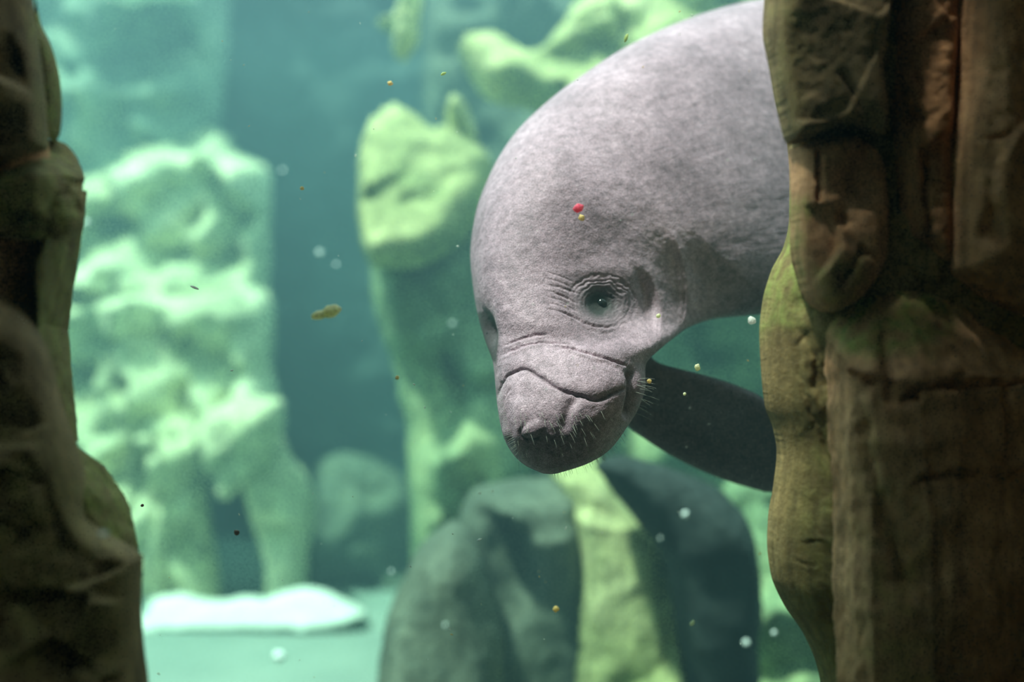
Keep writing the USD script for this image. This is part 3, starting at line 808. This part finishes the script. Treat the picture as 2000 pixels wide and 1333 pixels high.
stone(lp, 'stone_boulder', [(-330, 560), (-60, 560), (30, 600), (80, 680), (104, 770), (130, 850), (150, 920), (165, 1010), (200, 1050), (240, 1075), (264, 1100), (262, 1180), (264, 1230), (270, 1290), (276, 1333), (300, 1700), (310, LOW + 300), (-330, LOW + 300)],
      LY - 0.14, 0.10, 0.25, 80, 4.0, 'dark_rock', coarse=24, seed=57, noises=FINE, chunk=((0.15, 0.03, 0.3), (0.06, 0.01, 0.3)), power=2.4, grad=(0.25, 0.05),
      relief=cracks([([(0, 1190), (60, 1180), (140, 1165)], 4, 0.01), ([(20, 880), (80, 960), (130, 1100)], 16, 0.014)], [([(-40, 700), (150, 900), (250, 1080), (240, 1333), (-40, 1333)], 60, 0.35)],
                    [(60, 1040, 30, 0.02)]))

# ------------------------------------------------------------------ rocks at the back of the tank
BG = ((0.9, 0.16, 3), (0.22, 0.05, 3))


def rock(name, label, outline, Y, front, back, radius, material, seed, relief=None, res=14, chunk=((0.42, 0.10, 0.5), (0.17, 0.05, 0.4)), grad=(0, 0.25), noises=BG, moss=0.0, power=2.0, group=None, category='rock'):
    (v, f), _ = slab(outline, Y, front, back, radius, res, seed=seed, chunk=chunk, grad=grad, noises=noises, rough_edge=8, power=power, coarse=res * 3, relief=relief)
    base = (float(v[:, 0].mean()), float(v[:, 1].mean()), float(v[:, 2].min()))
    m = meshkit.fbm(v / 0.5, 3, seed) * moss * 2
    return tag(obj(name, (v, f), material, origin=base, moss=m), label, category, group)


G = lambda Y: 666.5 + (EYE - SAND + 0.06) / Y * FPX          # the pixel row of the floor at depth Y
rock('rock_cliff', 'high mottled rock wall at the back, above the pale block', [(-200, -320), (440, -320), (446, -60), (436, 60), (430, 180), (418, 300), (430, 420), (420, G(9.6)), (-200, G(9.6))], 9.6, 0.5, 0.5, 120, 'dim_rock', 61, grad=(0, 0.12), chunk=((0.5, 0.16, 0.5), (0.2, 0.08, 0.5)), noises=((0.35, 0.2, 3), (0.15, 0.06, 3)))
rock('rock_ledge', 'added white lip standing in for the bright water surface at the very top edge over the mottled wall', [(205, -90), (395, -90), (386, 4), (345, 2), (290, 6), (252, 16), (236, 8), (215, 0)], 8.9, 0.2, 0.3, 16, 'light_strip_white', 83, res=6, chunk=None, grad=(0, 0.9))  # white lip added in place of the bright waterline
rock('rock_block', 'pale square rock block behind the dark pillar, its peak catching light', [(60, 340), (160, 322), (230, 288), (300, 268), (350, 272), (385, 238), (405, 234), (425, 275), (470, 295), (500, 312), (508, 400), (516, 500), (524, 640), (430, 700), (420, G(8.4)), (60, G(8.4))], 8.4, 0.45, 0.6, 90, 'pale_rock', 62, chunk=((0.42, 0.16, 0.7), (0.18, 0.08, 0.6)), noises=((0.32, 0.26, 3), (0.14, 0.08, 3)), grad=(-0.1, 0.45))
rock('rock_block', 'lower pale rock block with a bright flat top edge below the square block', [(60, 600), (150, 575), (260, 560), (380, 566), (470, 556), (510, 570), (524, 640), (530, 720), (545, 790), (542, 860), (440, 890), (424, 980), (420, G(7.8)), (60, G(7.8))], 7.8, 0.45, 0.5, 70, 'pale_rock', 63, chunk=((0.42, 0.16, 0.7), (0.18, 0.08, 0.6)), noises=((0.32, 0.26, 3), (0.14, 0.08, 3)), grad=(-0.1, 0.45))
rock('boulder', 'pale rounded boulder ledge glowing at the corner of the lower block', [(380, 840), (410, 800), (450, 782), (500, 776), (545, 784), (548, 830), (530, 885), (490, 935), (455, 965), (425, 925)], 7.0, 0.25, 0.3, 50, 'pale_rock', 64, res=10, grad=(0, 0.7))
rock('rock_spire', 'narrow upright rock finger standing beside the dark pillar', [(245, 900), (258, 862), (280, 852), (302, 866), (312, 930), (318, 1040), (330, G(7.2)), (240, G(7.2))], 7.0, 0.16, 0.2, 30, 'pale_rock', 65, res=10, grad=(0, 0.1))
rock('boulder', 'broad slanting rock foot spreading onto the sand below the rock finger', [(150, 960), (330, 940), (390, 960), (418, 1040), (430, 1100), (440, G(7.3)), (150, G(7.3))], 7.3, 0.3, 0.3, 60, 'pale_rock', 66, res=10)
rock('boulder', 'large round pale rock with a shining cheek above the white sun strip', [(466, 905), (496, 862), (535, 850), (566, 900), (596, 940), (612, 1000), (604, 1080), (612, G(7.4)), (548, G(7.4)), (520, 1080), (484, 980)], 7.3, 0.38, 0.4, 70, 'pale_rock', 67, res=10, grad=(0.1, 0.3))
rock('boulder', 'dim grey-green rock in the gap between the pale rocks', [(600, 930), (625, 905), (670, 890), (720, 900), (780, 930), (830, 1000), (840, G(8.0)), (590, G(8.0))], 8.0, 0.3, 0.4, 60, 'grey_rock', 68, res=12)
rock('rock_cliff', 'recessed rock wall coloured dark for the shade of the deep blue gap', [(380, -420), (900, -420), (900, G(10.5)), (380, G(10.5))], 10.5, 0.3, 0.3, 60, 'shade_dark_rock', 69)  # the recess's shade is in the wall's dark colour
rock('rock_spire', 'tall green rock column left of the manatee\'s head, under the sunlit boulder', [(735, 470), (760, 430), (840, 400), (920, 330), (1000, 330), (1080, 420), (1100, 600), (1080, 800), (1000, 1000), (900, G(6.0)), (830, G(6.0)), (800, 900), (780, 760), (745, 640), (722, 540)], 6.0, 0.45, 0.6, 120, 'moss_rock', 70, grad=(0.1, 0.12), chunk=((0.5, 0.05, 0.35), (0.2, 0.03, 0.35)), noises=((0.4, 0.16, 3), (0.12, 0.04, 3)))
rock('boulder', 'sunlit yellow-green boulder with slanting grooves, brightest rock left of the manatee\'s head', [(698, 330), (700, 270), (722, 222), (765, 192), (806, 204), (836, 240), (880, 236), (925, 262), (960, 320), (940, 420), (900, 480), (820, 530), (750, 530), (712, 460)], 5.7, 0.30, 0.5, 60, 'algae_rock', 81, res=10, grad=(0.15, 0.7), chunk=((0.3, 0.015, 0.12),), noises=((0.3, 0.07, 2),),
     relief=cracks([([(770, 410), (830, 380), (900, 340), (940, 330)], 14, 0.035), ([(800, 300), (860, 300), (920, 290)], 12, 0.02)]))
rock('boulder', 'small pale green rock knob beside the sunlit boulder\'s top', [(868, 220), (876, 195), (895, 190), (915, 212), (930, 250), (934, 280), (900, 290), (876, 260)], 5.9, 0.12, 0.2, 24, 'algae_rock', 82, res=8, grad=(0, 0.6))
rock('hanging_rock', 'sunlit pointed rock hanging from the top edge', [(700, -320), (830, -320), (830, -60), (826, 40), (828, 110), (815, 135), (800, 158), (786, 140), (776, 90), (745, 76), (740, 64), (775, 56), (785, 10), (760, -80)], 6.6, 0.2, 0.25, 45, 'algae_rock', 71, res=10, grad=(-0.2, 0.8))
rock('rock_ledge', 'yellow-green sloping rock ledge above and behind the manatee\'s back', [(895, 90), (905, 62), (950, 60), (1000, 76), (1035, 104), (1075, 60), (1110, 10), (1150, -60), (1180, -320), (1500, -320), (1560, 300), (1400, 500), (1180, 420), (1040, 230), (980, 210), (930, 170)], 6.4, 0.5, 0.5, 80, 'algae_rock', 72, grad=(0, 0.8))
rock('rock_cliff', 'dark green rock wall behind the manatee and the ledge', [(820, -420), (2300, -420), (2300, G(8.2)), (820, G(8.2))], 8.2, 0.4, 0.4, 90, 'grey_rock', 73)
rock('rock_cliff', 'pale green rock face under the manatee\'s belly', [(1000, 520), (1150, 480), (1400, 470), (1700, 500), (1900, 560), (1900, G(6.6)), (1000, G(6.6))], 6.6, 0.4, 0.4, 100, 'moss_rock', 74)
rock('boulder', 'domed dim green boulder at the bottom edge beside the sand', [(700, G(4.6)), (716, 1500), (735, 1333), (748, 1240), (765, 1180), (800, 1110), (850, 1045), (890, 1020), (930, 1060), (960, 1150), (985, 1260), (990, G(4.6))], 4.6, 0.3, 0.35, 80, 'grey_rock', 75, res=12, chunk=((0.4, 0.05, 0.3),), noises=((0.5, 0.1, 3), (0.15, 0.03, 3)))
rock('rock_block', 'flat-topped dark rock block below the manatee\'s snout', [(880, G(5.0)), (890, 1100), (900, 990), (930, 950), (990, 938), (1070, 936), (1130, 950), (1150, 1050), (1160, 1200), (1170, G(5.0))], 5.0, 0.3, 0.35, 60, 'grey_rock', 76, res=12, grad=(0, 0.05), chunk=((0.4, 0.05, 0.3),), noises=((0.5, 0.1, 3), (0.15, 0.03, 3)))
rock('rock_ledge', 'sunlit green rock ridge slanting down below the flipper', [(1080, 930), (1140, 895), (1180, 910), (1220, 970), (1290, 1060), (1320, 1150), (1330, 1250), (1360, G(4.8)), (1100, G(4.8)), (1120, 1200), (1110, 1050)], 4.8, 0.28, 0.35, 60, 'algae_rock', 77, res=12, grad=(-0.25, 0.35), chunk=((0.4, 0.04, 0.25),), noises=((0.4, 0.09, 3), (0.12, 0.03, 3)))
rock('boulder', 'smooth boulder coloured dark blue-grey for a shadow on the rocks below the flipper', [(1160, 905), (1200, 888), (1270, 900), (1350, 930), (1420, 970), (1460, 1030), (1484, 1110), (1490, 1333), (1500, G(4.5)), (1360, G(4.5)), (1345, 1333), (1320, 1240), (1310, 1160), (1285, 1075), (1230, 1000)], 4.5, 0.18, 0.3, 70, 'shade_dark_rock', 78, res=12, grad=(0, -0.2), chunk=None)  # its dark colour paints a shadow over the lower rocks
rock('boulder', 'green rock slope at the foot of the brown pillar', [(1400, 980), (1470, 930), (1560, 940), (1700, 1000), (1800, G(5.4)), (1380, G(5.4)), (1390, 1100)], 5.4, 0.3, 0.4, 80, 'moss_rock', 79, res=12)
rock('rock_ledge', 'white kerb standing in for a patch of sun along the foot of the back rocks', [(120, 1172), (300, 1172), (345, 1168), (380, 1175), (430, 1177), (470, 1171), (520, 1173), (560, 1162), (600, 1155), (640, 1162), (690, 1184), (722, 1202), (690, 1214), (600, 1223), (500, 1228), (420, 1226), (300, 1228), (120, 1228)], 6.72, 0.10, 0.25, 12, 'light_strip_white', 80, res=6, chunk=None, grad=(0, 1.0), noises=((0.3, 0.02, 3),))  # sunlight on the sand, painted as a white kerb

# ------------------------------------------------------------------ what drifts in the water
def lump(r, seed, stretch=(1, 1, 1), sub=3, rough=0.35):
    m = trimesh.creation.icosphere(sub, 1.0)
    v = m.vertices * (1 + rough * 2 * (meshkit.fbm(m.vertices * 1.3 + seed * 3.1, 3, seed) - 0.5))[:, None]
    return v * np.array(stretch) * r, np.array(m.faces)


def turned(v, deg):
    a = math.radians(deg)
    return v @ np.array([[math.cos(a), 0, -math.sin(a)], [0, 1, 0], [math.sin(a), 0, math.cos(a)]]).T


def drifting(name, label, category, px, py, Y, size, material, seed, stretch=(1, 1, 1), turn=0, group=None):
    v, f = lump(size / FPX * Y / 2, seed, stretch)
    o = at(px, py, Y)
    return tag(obj(name, (turned(v, turn) + o, f), material, origin=o), label, category, group)


v1, f1 = lump(0.0155, 5, (1.0, 0.8, 0.62)); v2, f2 = lump(0.0125, 6, (1.15, 0.8, 0.62))
o = at(637, 611, 2.28)
tag(obj('food_pellet', (np.vstack([turned(v1 + [0.009, 0, 0], 18), turned(v2 + [-0.011, 0, 0], 18)]) + o, np.vstack([f1, f2 + len(v1)])), 'yellow_pellet', origin=o), 'yellow-brown oblong crumb of food adrift in the dark blue gap', 'food')
drifting('fleck', 'bright red fleck in front of the manatee\'s forehead', 'debris', 1130, 407, 2.40, 20, 'red_fleck', 7, (1, 0.7, 0.8), 20)
drifting('fleck', 'yellowish crumb just under the red fleck', 'debris', 1136, 426, 2.46, 14, 'amber_fleck', 8, (0.8, 0.6, 1), 30)
drifting('fleck', 'white and orange fleck shining against the dark pillar\'s foot', 'debris', 202, 1042, 1.74, 18, 'white_fleck', 9, (1, 0.6, 0.6), 0)
drifting('fleck', 'thin white curved fleck before the pale rock block', 'debris', 380, 562, 2.5, 17, 'white_fleck', 10, (1, 0.5, 0.28), -25)
drifting('fleck', 'pale yellow curled fleck on the skyline of the manatee\'s back', 'debris', 1223, 74, 2.7, 16, 'green_fleck', 11, (0.45, 0.4, 1), -20)
drifting('fleck', 'bright green fleck above the sunlit boulder', 'debris', 866, 144, 2.6, 11, 'green_fleck', 12, (1, 0.6, 0.5), 25)
drifting('fleck', 'amber fleck just under the tip of the hanging rock', 'debris', 762, 163, 2.75, 10, 'amber_fleck', 13)
drifting('fleck', 'small orange fleck high in the dark gap between the rocks', 'debris', 590, 368, 2.7, 8, 'amber_fleck', 14)
drifting('fleck', 'yellow fleck above the shade-darkened flipper, before the green rock', 'debris', 1362, 718, 2.6, 14, 'yellow_pellet', 15, (0.8, 0.7, 1), 0)
drifting('fleck', 'amber fleck on the folds of the manatee\'s neck', 'debris', 1286, 617, 2.5, 9, 'yellow_pellet', 16)
drifting('fleck', 'orange fleck beside the corner of the manatee\'s mouth', 'debris', 1268, 745, 2.5, 9, 'amber_fleck', 17)
drifting('fleck', 'pale pinkish fleck between belly and brown rock', 'debris', 1468, 626, 2.7, 16, 'white_fleck', 18)
drifting('fleck', 'brown fleck in front of the round pale rock', 'debris', 462, 1041, 2.75, 11, 'brown_fleck', 19)
drifting('fleck', 'yellow-brown fleck low in the dark gap beside the rock column', 'debris', 776, 738, 2.75, 8, 'amber_fleck', 20)
drifting('fleck', 'tiny dark fleck before the narrow rock finger', 'debris', 278, 988, 2.6, 6, 'brown_fleck', 21)
drifting('fleck', 'white curled fleck over the flat-topped dark rock block', 'debris', 937, 1054, 2.6, 10, 'white_fleck', 22, (1, 0.5, 0.4), 20)
drifting('fleck', 'yellowish fleck low on the flat-topped dark rock block', 'debris', 1086, 1190, 2.8, 12, 'amber_fleck', 23)
drifting('fleck', 'pale oval fleck before the dark blue-grey boulder', 'debris', 1352, 1218, 2.85, 12, 'yellow_pellet', 24, (0.6, 0.6, 1), -30)
drifting('fleck', 'small yellow fleck on the shade-darkened flipper', 'debris', 1337, 770, 2.6, 6, 'yellow_pellet', 25)
drifting('fleck', 'small orange fleck before the domed green boulder', 'debris', 882, 1240, 2.7, 6, 'amber_fleck', 26, (1, 0.6, 0.5), -20)
for k, (x, y, size, Yb, words) in enumerate([
    (625, 494, 12, 4.9, 'brightest round blurred bubble, in the dark gap above the food crumb'),
    (552, 333, 7, 5.2, 'faint round blurred bubble high in the dark gap by the square block'),
    (657, 517, 6, 4.6, 'faint blurred bubble close under the brightest one'),
    (169, 435, 10, 4.6, 'blurred bubble touching the edge of the dark pillar under its ledge'),
    (1338, 1005, 12, 4.1, 'large blurred bubble on the upper part of the dark blue-grey boulder'),
    (1457, 1256, 12, 4.1, 'large blurred bubble low at the rim of the dark blue-grey boulder'),
    (1512, 1237, 9, 3.9, 'small bright blurred bubble beside the foot of the brown pillar'),
    (1290, 1052, 6, 4.0, 'faint blurred bubble where the sunlit ridge meets the dark boulder'),
    (884, 632, 8, 4.6, 'blurred pale bubble before the tall green rock column'),
    (545, 1283, 22, 4.9, 'wide pale blurred bubble over the sand at the bottom'),
    (764, 1117, 6, 4.3, 'faint blurred bubble beside the domed green boulder'),
    (870, 1222, 7, 4.2, 'blurred bubble on the face of the domed green boulder'),
]):
    drifting('bubble', words, 'bubble', x, y, Yb, size, 'air_bubble', 40 + k, (1, 1, 1))
r = np.random.default_rng(99)
n_specks = 0
while n_specks < 90:
    x, y = r.uniform(90, 1510), r.uniform(5, 1325)
    if x < 280 and y > 500:
        continue
    Yp = r.uniform(2.3, 2.9)
    if 900 < x < 1510:
        Yp = r.uniform(2.2, 2.42)
    sz = r.choice([2.0, 2.4, 3.0, 4.0], p=[0.4, 0.3, 0.2, 0.1])
    v, f = lump(sz / FPX * Yp / 2, 200 + n_specks, (r.uniform(0.8, 2.0), 0.8, r.uniform(0.5, 1.0)), sub=1)
    o = at(x, y, Yp)
    tag(obj('speck', (turned(v, r.uniform(-80, 80)) + o, f), 'pale_speck' if r.random() < 0.75 else 'amber_fleck', origin=o), 'tiny speck of grit drifting in the water, barely a dot', 'debris', 'tiny specks drifting in the water')
    n_specks += 1
